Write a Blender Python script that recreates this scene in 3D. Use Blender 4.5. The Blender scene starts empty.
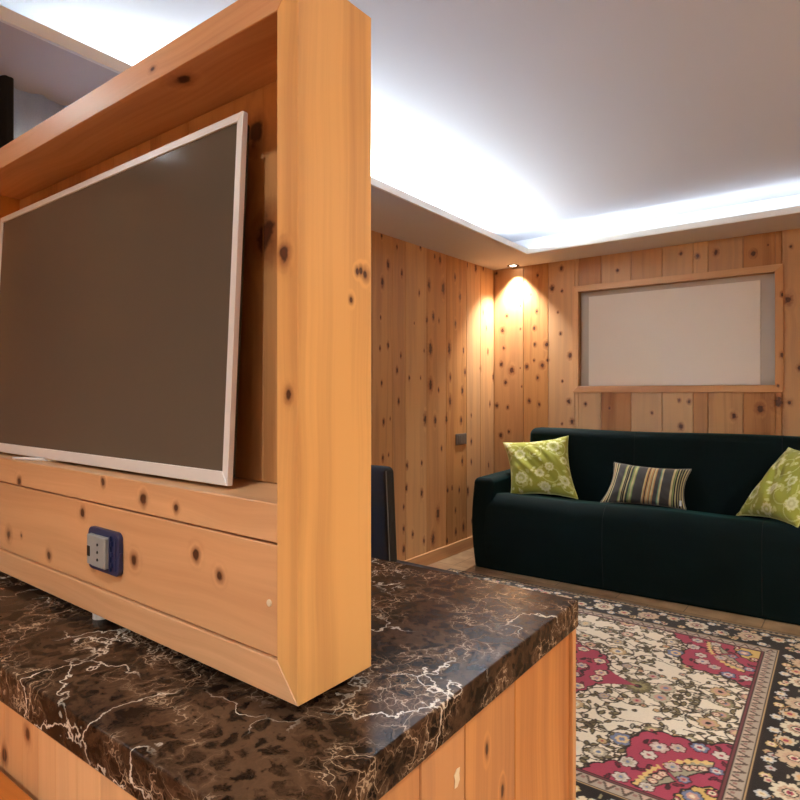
import bpy, bmesh, math, random
import numpy as np
from mathutils import Vector, Matrix, noise as mnoise
rnd = random.Random(7)
SC = bpy.context.scene
COL = SC.collection
PI = math.pi

def lin(r, g, b):
    f = lambda c: c/12.92 if c <= .04045 else ((c+.055)/1.055)**2.4
    return (f(r/255), f(g/255), f(b/255), 1.0)

# ------------------------------------------------------------------ node helpers
class NT:
    def __init__(s, name):
        s.m = bpy.data.materials.new(name); s.m.use_nodes = True
        s.t = s.m.node_tree; s.t.nodes.clear()
        s.out = s.t.nodes.new('ShaderNodeOutputMaterial')
        s.p = s.t.nodes.new('ShaderNodeBsdfPrincipled')
        s.link(s.p.outputs[0], s.out.inputs[0])
    def link(s, a, b): s.t.links.new(a, b)
    def put(s, sock, v):
        if hasattr(v, 'is_output'): s.link(v, sock)
        else: sock.default_value = v
    def n(s, kind, **kw):
        nd = s.t.nodes.new(kind)
        for k, v in kw.items(): setattr(nd, k, v)
        return nd
    def math(s, op, a, b=None, c=None, clamp=False):
        nd = s.n('ShaderNodeMath', operation=op, use_clamp=clamp)
        s.put(nd.inputs[0], a)
        if b is not None: s.put(nd.inputs[1], b)
        if c is not None: s.put(nd.inputs[2], c)
        return nd.outputs[0]
    def vmath(s, op, a, b=None, c=None):
        nd = s.n('ShaderNodeVectorMath', operation=op)
        s.put(nd.inputs[0], a)
        if b is not None: s.put(nd.inputs[1], b)
        if c is not None: s.put(nd.inputs[2], c)
        return nd.outputs['Value'] if op in ('LENGTH', 'DISTANCE', 'DOT_PRODUCT') else nd.outputs[0]
    def smooth(s, x, a, b, lo=0., hi=1.):
        nd = s.n('ShaderNodeMapRange', interpolation_type='SMOOTHSTEP')
        s.put(nd.inputs[0], x)
        for i, v in enumerate((a, b, lo, hi)): nd.inputs[i+1].default_value = v
        return nd.outputs[0]
    def mix(s, f, a, b, mode='MIX'):
        nd = s.n('ShaderNodeMix', data_type='RGBA', blend_type=mode)
        s.put(nd.inputs[0], f); s.put(nd.inputs[6], a); s.put(nd.inputs[7], b)
        return nd.outputs[2]
    def noise(s, vec, scale, detail=2., rough=.5, w=None, dist=0.):
        nd = s.n('ShaderNodeTexNoise', noise_dimensions='4D' if w is not None else '3D')
        s.put(nd.inputs['Vector'], vec); nd.inputs['Scale'].default_value = scale
        nd.inputs['Detail'].default_value = detail; nd.inputs['Roughness'].default_value = rough
        nd.inputs['Distortion'].default_value = dist
        if w is not None: s.put(nd.inputs['W'], w)
        return nd.outputs[0]
    def voro(s, vec, scale, feature='F1', dims='3D', rand=1.):
        nd = s.n('ShaderNodeTexVoronoi', feature=feature, voronoi_dimensions=dims)
        s.put(nd.inputs['Vector'], vec); nd.inputs['Scale'].default_value = scale
        nd.inputs['Randomness'].default_value = rand
        return nd
    def bump(s, h, strength, dist=.002):
        nd = s.n('ShaderNodeBump'); nd.inputs['Strength'].default_value = strength
        nd.inputs['Distance'].default_value = dist
        s.put(nd.inputs['Height'], h); s.link(nd.outputs[0], s.p.inputs['Normal'])
    def set(s, **kw):
        for k, v in kw.items(): s.put(s.p.inputs[k.replace('_', ' ')], v)

def plain(name, col, rough=.5, metal=0., **kw):
    t = NT(name)
    tc = t.n('ShaderNodeTexCoord').outputs['Object']
    nz = t.noise(tc, 40, 3)
    c = t.mix(t.math('MULTIPLY', nz, .12), col, tuple(x*.7 for x in col[:3])+(1,))
    t.set(Base_Color=c, Roughness=rough, Metallic=metal, **kw)
    return t.m

def wood(name, light=(215, 165, 108), dark=(176, 116, 64), knots=(), auto=0, rough=.42, fine=1., kcol=(66, 32, 18), tonevar=.55, kv=1.35, coat=.0, ksc=1.):
    """pine boards: UV in metres (u across the grain, v along it); 'tone' gives every board its own figure"""
    t = NT(name)
    uv = t.n('ShaderNodeUVMap', uv_map='UVMap').outputs[0]
    tone = t.n('ShaderNodeAttribute', attribute_name='tone').outputs['Fac']
    wob = t.noise(uv, 55, 3)
    d = None
    for (u, v, r) in knots:
        r = r*ksc*(.85+.4*abs(math.sin(u*91+v*37)))
        su, sv = 1/r, 1/(r*kv)
        L = t.vmath('LENGTH', t.vmath('MULTIPLY_ADD', uv, (su, sv, 0), (-u*su, -v*sv, 0)))
        d = L if d is None else t.math('MINIMUM', d, L)
    if auto:
        vo = t.voro(t.vmath('MULTIPLY', t.vmath('ADD', uv, t.n('ShaderNodeCombineXYZ').outputs[0]), (1, .75, 0)), auto, dims='2D')
        sp = t.n('ShaderNodeSeparateColor'); t.link(vo.outputs['Color'], sp.inputs[0])
        rr = t.smooth(sp.outputs[0], .35, 1, .02, .12)
        L = t.math('DIVIDE', vo.outputs['Distance'], rr)
        d = L if d is None else t.math('MINIMUM', d, L)
    if d is None:
        d = t.math('ADD', 50., 0.)
    dn = t.math('ADD', d, t.math('MULTIPLY', t.math('SUBTRACT', wob, .5), 1.7))
    near = t.smooth(d, .5, 3.6, 1, 0)
    cz = t.n('ShaderNodeCombineXYZ'); t.link(near, cz.inputs[2])
    warp = t.math('MULTIPLY', t.math('SUBTRACT', t.noise(uv, 4.5, 1), .5), .03)
    cw = t.n('ShaderNodeCombineXYZ'); t.link(warp, cw.inputs[0])
    g = t.vmath('ADD', uv, cw.outputs[0])
    w = t.math('MULTIPLY', tone, 37.)
    v1 = t.vmath('ADD', t.vmath('MULTIPLY', g, (150*fine, 3.2, 0)), cz.outputs[0])
    f1 = t.noise(v1, 1, 3, .6, w)
    v2 = t.vmath('ADD', t.vmath('MULTIPLY', g, (13*fine, .55, 0)), t.vmath('MULTIPLY', cz.outputs[0], (0, 0, .9)))
    f2 = t.noise(v2, 1, 1, .4, w)
    ring = t.math('PINGPONG', t.math('MULTIPLY', f2, 7.), 1.)
    ring = t.smooth(ring, .1, 1.)
    f3 = t.noise(t.vmath('MULTIPLY', g, (9*fine, .8, 0)), 1, 2, .5, w)
    k = t.math('ADD', t.math('MULTIPLY', ring, .5), t.math('ADD', t.math('MULTIPLY', t.math('SUBTRACT', f1, .5), 1.0), t.math('MULTIPLY', t.math('SUBTRACT', f3, .5), 1.3)), clamp=True)
    L, D = lin(*light), lin(*dark)
    c = t.mix(k, L, D)
    # board to board tone: paler straw / redder
    tn = t.math('FRACT', t.math('MULTIPLY', tone, 7.31))
    c = t.mix(t.math('MULTIPLY', tn, tonevar), c, t.mix(1., c, lin(226, 202, 172), 'MULTIPLY'))
    tn2 = t.math('FRACT', t.math('MULTIPLY', tone, 13.7))
    c = t.mix(t.math('MULTIPLY', tn2, tonevar*.5), c, lin(238, 204, 156))
    c = t.mix(t.smooth(dn, .9, 2.3, .62, 0), c, lin(132, 70, 34))
    c = t.mix(t.smooth(dn, .55, 1.15, .95, 0), c, lin(*kcol))
    c = t.mix(t.smooth(dn, .15, .45, .45, 0), c, lin(96, 48, 26))
    t.set(Base_Color=c, Roughness=t.math('ADD', rough, t.math('MULTIPLY', t.math('SUBTRACT', f1, .5), .15)))
    if coat: t.set(Coat_Weight=coat, Coat_Roughness=.25)
    t.bump(f1, .12, .001)
    return t.m

def marble(name):
    t = NT(name)
    tc = t.n('ShaderNodeTexCoord').outputs['Object']
    n1 = t.n('ShaderNodeTexNoise'); t.link(tc, n1.inputs['Vector']); n1.inputs['Scale'].default_value = 9; n1.inputs['Detail'].default_value = 4
    wv = t.vmath('MULTIPLY_ADD', t.vmath('SUBTRACT', n1.outputs['Color'], (.5, .5, .5)), (.10, .10, .10), tc)
    n2 = t.n('ShaderNodeTexNoise'); t.link(tc, n2.inputs['Vector']); n2.inputs['Scale'].default_value = 45; n2.inputs['Detail'].default_value = 4
    wv = t.vmath('MULTIPLY_ADD', t.vmath('SUBTRACT', n2.outputs['Color'], (.5, .5, .5)), (.045, .045, .045), wv)
    e1 = t.voro(wv, 33, 'DISTANCE_TO_EDGE').outputs['Distance']
    e2 = t.voro(t.vmath('ADD', wv, (3.1, 1.7, .4)), 8.5, 'DISTANCE_TO_EDGE').outputs['Distance']
    e3 = t.voro(t.vmath('ADD', wv, (7.1, 2.7, 1.4)), 70, 'DISTANCE_TO_EDGE').outputs['Distance']
    big = t.noise(tc, 7, 4, .6)
    mot = t.noise(wv, 22, 8, .78)
    c = t.mix(t.smooth(mot, .42, .62), lin(20, 12, 9), lin(70, 49, 35))
    bm_ = t.smooth(big, .40, .62)
    c = t.mix(t.math('MULTIPLY', t.smooth(e1, .08, .2, 1, 0), t.math('MULTIPLY_ADD', bm_, .6, .05)), c, lin(90, 66, 48))
    c = t.mix(t.smooth(e1, .14, .32, 0, .32), c, lin(20, 12, 9))
    vm = t.smooth(t.noise(t.vmath('ADD', tc, (2, 9, 1)), 11, 3), .44, .62)
    c = t.mix(t.math('MULTIPLY', t.smooth(e3, .0, .12, 1, 0), t.math('MULTIPLY_ADD', vm, .30, .02)), c, lin(150, 118, 92))
    c = t.mix(t.math('MULTIPLY', t.smooth(e1, .004, .034, 1, 0), t.math('MULTIPLY_ADD', vm, .7, .0)), c, lin(196, 170, 142))
    vm2 = t.smooth(t.noise(t.vmath('ADD', tc, (5, 5, 5)), 6, 2), .48, .60)
    c = t.mix(t.math('MULTIPLY', t.smooth(e2, .002, .015, 1, 0), t.math('MULTIPLY', vm2, .9)), c, lin(220, 206, 188))
    t.set(Base_Color=c, Roughness=.2, IOR=1.16)
    return t.m

def velvet():
    t = NT('green_velvet')
    tc = t.n('ShaderNodeTexCoord').outputs['Object']
    nz = t.noise(tc, 5, 4)
    c = t.mix(nz, lin(3, 12, 13), lin(6, 25, 24))
    t.set(Base_Color=c, Roughness=.85, Sheen_Weight=.4, Sheen_Roughness=.4, Sheen_Tint=lin(46, 120, 114), Specular_IOR_Level=.15)
    t.bump(t.noise(tc, 300, 2), .15, .001)
    return t.m

def attr_mat(name, attr, rough=.95, sheen=.2, bs=500, bst=.3):
    t = NT(name)
    a = t.n('ShaderNodeAttribute', attribute_name=attr).outputs['Color']
    tc = t.n('ShaderNodeTexCoord').outputs['Object']
    nz = t.noise(tc, bs, 2)
    c = t.mix(t.math('MULTIPLY', nz, .25), a, t.mix(1., a, (.55, .52, .5, 1), 'MULTIPLY'))
    t.set(Base_Color=c, Roughness=rough, Sheen_Weight=sheen, Specular_IOR_Level=.15)
    t.bump(nz, bst, .002)
    return t.m

def tile_floor():
    t = NT('floor_tile')
    tc = t.n('ShaderNodeTexCoord').outputs['Object']
    b = t.n('ShaderNodeTexBrick', offset=.5)
    t.link(t.vmath('ADD', tc, (.24, .12, 0)), b.inputs['Vector'])
    b.inputs['Color1'].default_value = lin(178, 146, 110); b.inputs['Color2'].default_value = lin(160, 128, 94)
    b.inputs['Mortar'].default_value = lin(98, 76, 55)
    b.inputs['Scale'].default_value = 1; b.inputs['Mortar Size'].default_value = .003
    b.inputs['Brick Width'].default_value = .37; b.inputs['Row Height'].default_value = .37
    nz = t.noise(tc, 6, 5, .6)
    c = t.mix(t.smooth(nz, .3, .75), b.outputs['Color'], t.mix(1., b.outputs['Color'], lin(190, 176, 160), 'MULTIPLY'))
    t.set(Base_Color=c, Roughness=.38)
    t.bump(t.math('SUBTRACT', 1., b.outputs['Fac']), .4, .003)
    return t.m

def glass_mat():
    t = NT('window_glass')
    g = t.n('ShaderNodeBsdfGlass'); g.inputs['IOR'].default_value = 1.02; g.inputs['Roughness'].default_value = 0
    t.link(g.outputs[0], t.out.inputs[0])
    return t.m

def emit_mat(name, col, s):
    t = NT(name)
    e = t.n('ShaderNodeEmission'); e.inputs[0].default_value = col; e.inputs[1].default_value = s
    t.link(e.outputs[0], t.out.inputs[0])
    return t.m

def sheer_mat():
    t = NT('sheer_fabric')
    tc = t.n('ShaderNodeTexCoord').outputs['Object']
    nz = t.noise(tc, 260, 2)
    c = t.mix(nz, lin(206, 214, 230), lin(232, 237, 246))
    d = t.n('ShaderNodeBsdfDiffuse'); t.put(d.inputs[0], c)
    tr = t.n('ShaderNodeBsdfTranslucent'); t.put(tr.inputs[0], c)
    mx = t.n('ShaderNodeMixShader'); mx.inputs[0].default_value = .5
    t.link(d.outputs[0], mx.inputs[1]); t.link(tr.outputs[0], mx.inputs[2]); t.link(mx.outputs[0], t.out.inputs[0])
    return t.m

def wallpaint(name, col, rough=.8):
    t = NT(name)
    tc = t.n('ShaderNodeTexCoord').outputs['Object']
    nz = t.noise(tc, 3, 5, .6)
    c = t.mix(t.math('MULTIPLY', nz, .10), col, tuple(x*.8 for x in col[:3])+(1,))
    t.set(Base_Color=c, Roughness=rough, Specular_IOR_Level=.2)
    t.bump(t.noise(tc, 220, 2), .08, .001)
    return t.m

# ------------------------------------------------------------------ mesh helpers
class MB:
    def __init__(s):
        s.bm = bmesh.new(); s.uv = s.bm.loops.layers.uv.new('UVMap'); s.tone = s.bm.faces.layers.float.new('tone')
    def setuv(s, faces, grain, tone, off=(0, 0)):
        gi = 'xyz'.index(grain)
        for f in faces:
            f.normal_update(); nv = f.normal
            ni = max(range(3), key=lambda i: abs(nv[i]))
            if ni == gi: ui, vi = [i for i in range(3) if i != ni]
            else: vi = gi; ui = [i for i in range(3) if i not in (ni, gi)][0]
            f[s.tone] = tone
            for l in f.loops:
                co = l.vert.co; l[s.uv].uv = (co[ui]+off[0], co[vi]+off[1])
    def box(s, x0, x1, y0, y1, z0, z1, grain='z', tone=0., bev=.0, seg=1, off=(0, 0)):
        m = Matrix.Translation(((x0+x1)/2, (y0+y1)/2, (z0+z1)/2)) @ Matrix.Diagonal((x1-x0, y1-y0, z1-z0, 1))
        before = set(s.bm.faces)
        r = bmesh.ops.create_cube(s.bm, size=1, matrix=m)
        if bev:
            es = list({e for v in r['verts'] for e in v.link_edges})
            bmesh.ops.bevel(s.bm, geom=es, offset=bev, segments=seg, affect='EDGES', profile=.5)
        s.setuv([f for f in s.bm.faces if f not in before], grain, tone, off)
    def prism(s, pts, axis, a0, a1, grain='z', tone=0., bev=0.):
        """polygon pts in the two other axes (xyz order), extruded along axis"""
        ai = 'xyz'.index(axis); oi = [i for i in range(3) if i != ai]
        def mk(p, a):
            c = [0, 0, 0]; c[oi[0]], c[oi[1]] = p; c[ai] = a; return s.bm.verts.new(c)
        before = set(s.bm.faces)
        A = [mk(p, a0) for p in pts]; B = [mk(p, a1) for p in pts]
        n = len(pts)
        fs = [s.bm.faces.new(A[::-1]), s.bm.faces.new(B)]
        for i in range(n): fs.append(s.bm.faces.new((A[i], A[(i+1) % n], B[(i+1) % n], B[i])))
        bmesh.ops.recalc_face_normals(s.bm, faces=fs)
        if bev:
            es = list({e for f in fs for e in f.edges})
            bmesh.ops.bevel(s.bm, geom=es, offset=bev, segments=1, affect='EDGES', profile=.5)
        s.setuv([f for f in s.bm.faces if f not in before], grain, tone)
    def lathe(s, prof, n=32, loc=(0, 0, 0), axis='z'):
        """prof [(r,h)] about axis through loc"""
        rows = []
        for (r, h) in prof:
            row = []
            for k in range(n):
                a = 2*PI*k/n; p = (r*math.cos(a), r*math.sin(a), h)
                if axis == 'x': p = (h, p[0], p[1])
                if axis == 'y': p = (p[0], h, p[1])
                row.append(s.bm.verts.new(Vector(loc)+Vector(p)))
            rows.append(row)
        fs = []
        for a, b in zip(rows, rows[1:]):
            for k in range(n): fs.append(s.bm.faces.new((a[k], a[(k+1) % n], b[(k+1) % n], b[k])))
        fs.append(s.bm.faces.new(rows[0][::-1])); fs.append(s.bm.faces.new(rows[-1]))
        bmesh.ops.recalc_face_normals(s.bm, faces=fs)
    def tube(s, pts, r, n=8, closed=False):
        P = [Vector(p) for p in pts]; rows = []
        m = len(P)
        for i, p in enumerate(P):
            if closed: tg = P[(i+1) % m]-P[i-1]
            else: tg = P[min(i+1, m-1)]-P[max(i-1, 0)]
            tg.normalize()
            up = Vector((0, 0, 1)) if abs(tg.z) < .9 else Vector((1, 0, 0))
            a = tg.cross(up).normalized(); b = tg.cross(a).normalized()
            rows.append([s.bm.verts.new(p+a*(r*math.cos(2*PI*k/n))+b*(r*math.sin(2*PI*k/n))) for k in range(n)])
        fs = []
        for i in range(m if closed else m-1):
            a, b = rows[i], rows[(i+1) % m]
            for k in range(n): fs.append(s.bm.faces.new((a[k], a[(k+1) % n], b[(k+1) % n], b[k])))
        if not closed:
            fs.append(s.bm.faces.new(rows[0][::-1])); fs.append(s.bm.faces.new(rows[-1]))
        bmesh.ops.recalc_face_normals(s.bm, faces=fs)
    def rbox(s, c, h, r, deform=None, n=10, k=4):
        """rounded cuboid: centre c, half sizes h, edge radius r; deform(Vector)->Vector"""
        def axis(hh):
            inner = hh-r
            arc = [inner+r*math.tan(PI/4*j/k) for j in range(1, k+1)]
            mid = [inner*(2*j/n-1) for j in range(n+1)]
            return [-x for x in arc[::-1]]+mid+arc
        ax = [axis(x) for x in h]; verts = {}
        def V(p):
            key = tuple(round(x, 6) for x in p)
            if key not in verts:
                q = Vector(p); inn = Vector([max(-(h[i]-r), min(h[i]-r, q[i])) for i in range(3)])
                d = q-inn
                if d.length > 1e-9: q = inn+d.normalized()*r
                q = q+Vector(c)
                if deform: q = deform(q)
                verts[key] = s.bm.verts.new(q)
            return verts[key]
        fs = []
        for i in range(3):
            j, l = (i+1) % 3, (i+2) % 3
            for sg in (-1, 1):
                for a in range(len(ax[j])-1):
                    for b in range(len(ax[l])-1):
                        q = []
                        for (da, db) in ((0, 0), (1, 0), (1, 1), (0, 1)):
                            p = [0, 0, 0]; p[i] = sg*h[i]; p[j] = ax[j][a+da]; p[l] = ax[l][b+db]; q.append(V(p))
                        if sg < 0: q = q[::-1]
                        fs.append(s.bm.faces.new(q))
    def build(s, name, mat, parent=None, smooth=False, loc=None):
        me = bpy.data.meshes.new(name); s.bm.to_mesh(me); s.bm.free()
        if smooth:
            for p in me.polygons: p.use_smooth = True
        me.materials.append(mat)
        o = bpy.data.objects.new(name, me); COL.objects.link(o)
        if parent: o.parent = parent
        if loc: o.location = loc
        return o

def thing(name, label, cat, loc=(0, 0, 0), rz=0., group=None):
    o = bpy.data.objects.new(name, None); COL.objects.link(o); o.empty_display_size = .1
    o.location = loc; o.rotation_euler = (0, 0, rz); tag(o, label, cat, group)
    return o
def tag(o, label, cat, group=None):
    o['label'] = label; o['category'] = cat
    if group: o['group'] = group
    return o
def struct(o): o['kind'] = 'structure'; return o
def autosmooth(o, ang=40):
    for p in o.data.polygons: p.use_smooth = True
    o.data.set_sharp_from_angle(angle=math.radians(ang))
    return o

# ------------------------------------------------------------------ dimensions (metres; camera stands over the origin)
XL, XR, YF, YB = -2.428, 2.45, -1.9, 4.432
ZS, ZC = 2.203, 2.41          # soffit and raised ceiling

# ------------------------------------------------------------------ materials
KB = [(-2.405,2.177,0.014),(-2.044,2.117,0.01),(-1.849,2.146,0.014),(-2.1,1.973,0.006),(-1.922,2.005,0.02),(-1.843,1.974,0.01),(-2.05,1.836,0.01),(-1.877,1.815,0.01),(-2.312,1.819,0.01),(-2.349,1.706,0.02),(-2.072,1.704,0.014),(-1.855,1.65,0.01),(-2.19,1.891,0.006),(-2.19,1.707,0.006),(-2.338,1.561,0.01),(-2.068,1.576,0.01),(-1.968,1.572,0.014),(-2.074,1.452,0.01),(-2.002,1.412,0.014),(-2.135,1.405,0.014),(-2.266,1.377,0.02),(-2.36,1.43,0.014),(-2.323,1.28,0.014),(-2.044,1.315,0.01),(-1.779,1.478,0.02),(-1.839,1.287,0.01),(-2.114,1.132,0.014),(-2.03,1.107,0.01),(-2.302,1.08,0.014),(-1.789,1.133,0.014),(-1.764,0.981,0.014),(-2.291,0.883,0.014),(-2.366,0.851,0.014),(-2.403,1.093,0.014),(-1.843,0.96,0.01),(-2.192,1.395,0.006),(-2.18,1.247,0.006),(-1.959,1.452,0.01),(-1.424,2.079,0.01),(-0.999,2.144,0.01),(-0.896,2.111,0.014),(-0.784,2.12,0.014),(-0.57,2.084,0.02),(-0.491,2.126,0.006),(-0.369,2.098,0.01),(-0.384,1.771,0.02),(-0.322,1.35,0.014),(-1.482,1.088,0.01),(-1.66,1.114,0.014),(-1.186,1.057,0.01),(-1.01,1.146,0.01),(-0.948,1.139,0.014),(-0.999,0.969,0.014),(-0.68,1.048,0.014),(-0.532,1.099,0.02),(-0.435,1.143,0.03),(-0.376,1.138,0.01),(-1.764,0.973,0.01)]
KL = [(2.974,2.188,0.01),(3.039,2.018,0.014),(2.981,1.895,0.014),(3.132,2.148,0.01),(3.184,1.986,0.01),(3.396,2.199,0.01),(3.569,2.164,0.01),(3.637,2.153,0.014),(3.498,1.95,0.014),(3.678,1.953,0.02),(3.381,1.88,0.01),(3.836,2.058,0.01),(3.907,1.917,0.014),(3.551,1.736,0.014),(3.623,1.714,0.01),(3.472,1.703,0.01),(3.841,1.711,0.01),(2.964,1.672,0.006),(3.039,1.502,0.01),(2.957,1.478,0.01),(3.173,1.444,0.01),(3.132,1.345,0.01),(3.516,1.506,0.02),(3.757,1.519,0.02),(3.956,1.519,0.01),(3.977,1.357,0.014),(3.772,1.313,0.01),(3.94,1.213,0.014),(2.974,1.258,0.01),(3.266,1.297,0.01),(3.396,1.299,0.006),(3.516,1.255,0.02),(3.618,1.218,0.01),(4.256,1.839,0.01),(4.307,1.718,0.01),(4.331,1.53,0.01),(4.212,1.39,0.01),(4.008,2.176,0.01),(4.139,2.173,0.014),(4.256,2.189,0.01),(4.419,1.327,0.014),(3.322,1.67,0.006),(3.439,1.491,0.006),(3.149,1.143,0.01),(2.993,1.012,0.01),(3.061,1.032,0.006),(3.45,1.015,0.02),(3.575,1.002,0.014),(3.721,1.005,0.014),(3.766,1.136,0.014),(3.922,0.99,0.014),(4.071,1.022,0.01),(4.071,0.819,0.01),(3.656,0.797,0.01),(3.938,0.682,0.014),(4.071,0.662,0.01),(2.986,0.784,0.01),(3.045,0.801,0.006),(3.242,0.714,0.01),(3.41,0.714,0.01),(3.41,0.508,0.014),(3.235,0.566,0.01),(3.205,0.443,0.01),(3.205,0.298,0.01),(3.306,0.243,0.01),(3.437,0.175,0.01),(3.205,0.163,0.014),(3.736,0.487,0.014),(3.897,0.466,0.01),(3.797,0.496,0.01),(4.02,0.442,0.014),(3.609,0.334,0.02),(3.843,0.322,0.01),(3.955,0.177,0.014),(3.849,0.162,0.01),(3.547,0.166,0.02),(3.73,0.115,0.01),(3.092,0.387,0.01),(4.081,0.204,0.01),(4.343,0.61,0.014),(4.448,0.591,0.014),(4.365,1.107,0.01),(4.467,1.105,0.01)]
KF = [(-1.36,1.997,0.014),(-1.246,1.973,0.01),(-0.719,1.997,0.014),(-0.414,1.807,0.01),(-0.413,1.432,0.014),(-1.603,1.23,0.01),(-1.53,1.221,0.01),(-1.318,1.229,0.01),(-1.224,1.216,0.01),(-0.878,1.233,0.01),(-0.732,1.219,0.01),(-0.617,1.242,0.006),(-0.435,1.24,0.01),(-1.788,1.481,0.014)]
# boards beyond the photographed stretch carry knots as well
kr = random.Random(21)
KB = KB + [(kr.uniform(-.15, 2.4), kr.uniform(.1, 2.2), kr.choice([.008, .011, .015])) for _ in range(34)]
KL = KL + [(kr.choice([kr.uniform(1.85, 2.88), kr.uniform(-1.8, .45)]), kr.uniform(.1, 2.2), kr.choice([.008, .011, .015])) for _ in range(34)]
WALL = dict(light=(198, 143, 84), dark=(154, 97, 50), rough=.5, tonevar=.9, ksc=.76)
M_back = wood('pine_boards_end_wall', knots=KB, **WALL)
M_left = wood('pine_boards_side_wall', knots=KL, kv=2.0, **WALL)
M_wall = wood('pine_boards_knotty', auto=7, **WALL)
M_plain = wood('pine_plain', **WALL)
CAB = dict(light=(236, 180, 104), dark=(192, 128, 62), tonevar=.6, rough=.4, coat=.06)  # side boards: warm light on the cabinet side put into the orange
CAB_FRONTLIT = dict(light=(228, 180, 134), dark=(190, 132, 90), rough=.4, coat=.06, tonevar=.5)  # same pine, paler: whiter light on the cabinet front put into the colour
M_rail = wood('cabinet_pine_frontlit', **CAB_FRONTLIT)
M_cab = wood('cabinet_pine', **CAB)
M_stile = wood('cabinet_pine_stile', knots=[(-.46, 1.338, .0052), (-.454, 1.198, .0045), (.497, 1.332, .0028), (.503, 1.3335, .0028), (.510, 1.331, .0032), (.487, 1.30, .0022)], **CAB)
M_shelf = wood('cabinet_pine_shelf', knots=[(1.054, -1.103, .006), (1.078, -.825, .0045), (1.066, -.724, .006), (1.063, -.651, .005)], kv=.9, **CAB_FRONTLIT)
M_panel = wood('cabinet_pine_panel', knots=[(1.029,-0.887,0.005),(0.96,-1.148,0.006),(0.95,-0.995,0.005),(0.966,-1.097,0.003),(0.963,-0.856,0.006),(0.985,-0.747,0.006),(1.014,-0.612,0.006),(0.998,-0.568,0.005)], kv=.95, fine=.6, **CAB_FRONTLIT)
M_toprail = wood('cabinet_pine_rail', knots=[(.43, -.667, .006), (1.60, -.70, .003)], kv=1.8, **CAB_FRONTLIT)
M_cback = wood('cabinet_pine_back', knots=[(-.614, 1.526, .012), (-.596, 1.397, .016), (-.52, 1.2, .01)], light=(206, 152, 98), dark=(158, 100, 56))
M_frame = wood('niche_frame_pine', light=(218, 166, 112), dark=(190, 128, 78), knots=[(a, b, c*.8) for a, b, c in KF])
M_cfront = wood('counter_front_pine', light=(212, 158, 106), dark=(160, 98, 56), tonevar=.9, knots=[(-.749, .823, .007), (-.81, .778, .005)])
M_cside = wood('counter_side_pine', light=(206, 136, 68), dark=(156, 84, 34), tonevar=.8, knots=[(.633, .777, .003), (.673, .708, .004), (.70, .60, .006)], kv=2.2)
M_table = wood('orange_stained_pine', light=(196, 118, 50), dark=(158, 84, 30), rough=.3)
M_base = wood('baseboard_pine', light=(206, 158, 108), dark=(176, 122, 76))
M_marble = marble('dark_emperador_marble')
M_velvet = velvet()
M_seam = plain('dark_thread', lin(4, 12, 12), .9)
M_floor = tile_floor()
M_ceil = wallpaint('ceiling_paint', lin(212, 214, 223))
M_soffit = wallpaint('soffit_paint', lin(206, 197, 194))
M_lip = wallpaint('lip_paint', lin(238, 234, 226))
M_sheer = sheer_mat()
M_darkc = plain('charcoal_curtain', lin(30, 30, 34), .9)
M_board = wallpaint('beige_board', lin(208, 198, 182))
M_sheet = wallpaint('cream_sheet', lin(246, 239, 226))
M_silver = plain('brushed_silver', lin(236, 236, 236), .38, .25)
M_black = plain('black_plastic', lin(20, 20, 21), .4)
M_leather = plain('black_leather', lin(19, 18, 18), .6)
M_stitch = plain('grey_stitching', lin(120, 118, 115), .6)
M_navy = plain('navy_plastic', lin(38, 46, 86), .4)
M_grey = plain('grey_plastic', lin(150, 152, 150), .45)
M_socket = plain('dark_socket', lin(14, 15, 17), .5)
M_white = plain('white_plastic', lin(225, 225, 222), .4)
M_cream = plain('cream_filler', lin(236, 214, 178), .7)
M_chrome = plain('chrome', lin(120, 114, 108), .25, 1.)
M_switch = plain('grey_metal_switch', lin(120, 112, 104), .4, .4)
M_frm = plain('window_frame_dark', lin(60, 46, 36), .5)
M_glass = glass_mat()
ts = NT('tv_screen')
ts.set(Base_Color=lin(90, 82, 72), Roughness=.08, Specular_IOR_Level=.3)
M_screen = ts.m

# ------------------------------------------------------------------ room shell
b = MB(); b.box(XL-.15, XR+.15, YF-.15, YB+.15, -.1, 0, 'x'); o = struct(b.build('floor', M_floor))

def planks_x(edges, y0, y1, z0, z1, b, face_tone=None, bev=.003):
    for i, (a, c) in enumerate(zip(edges, edges[1:])):
        b.box(a+.0013, c-.0013, y0, y1, z0, z1, 'z', rnd.random(), bev)

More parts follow.
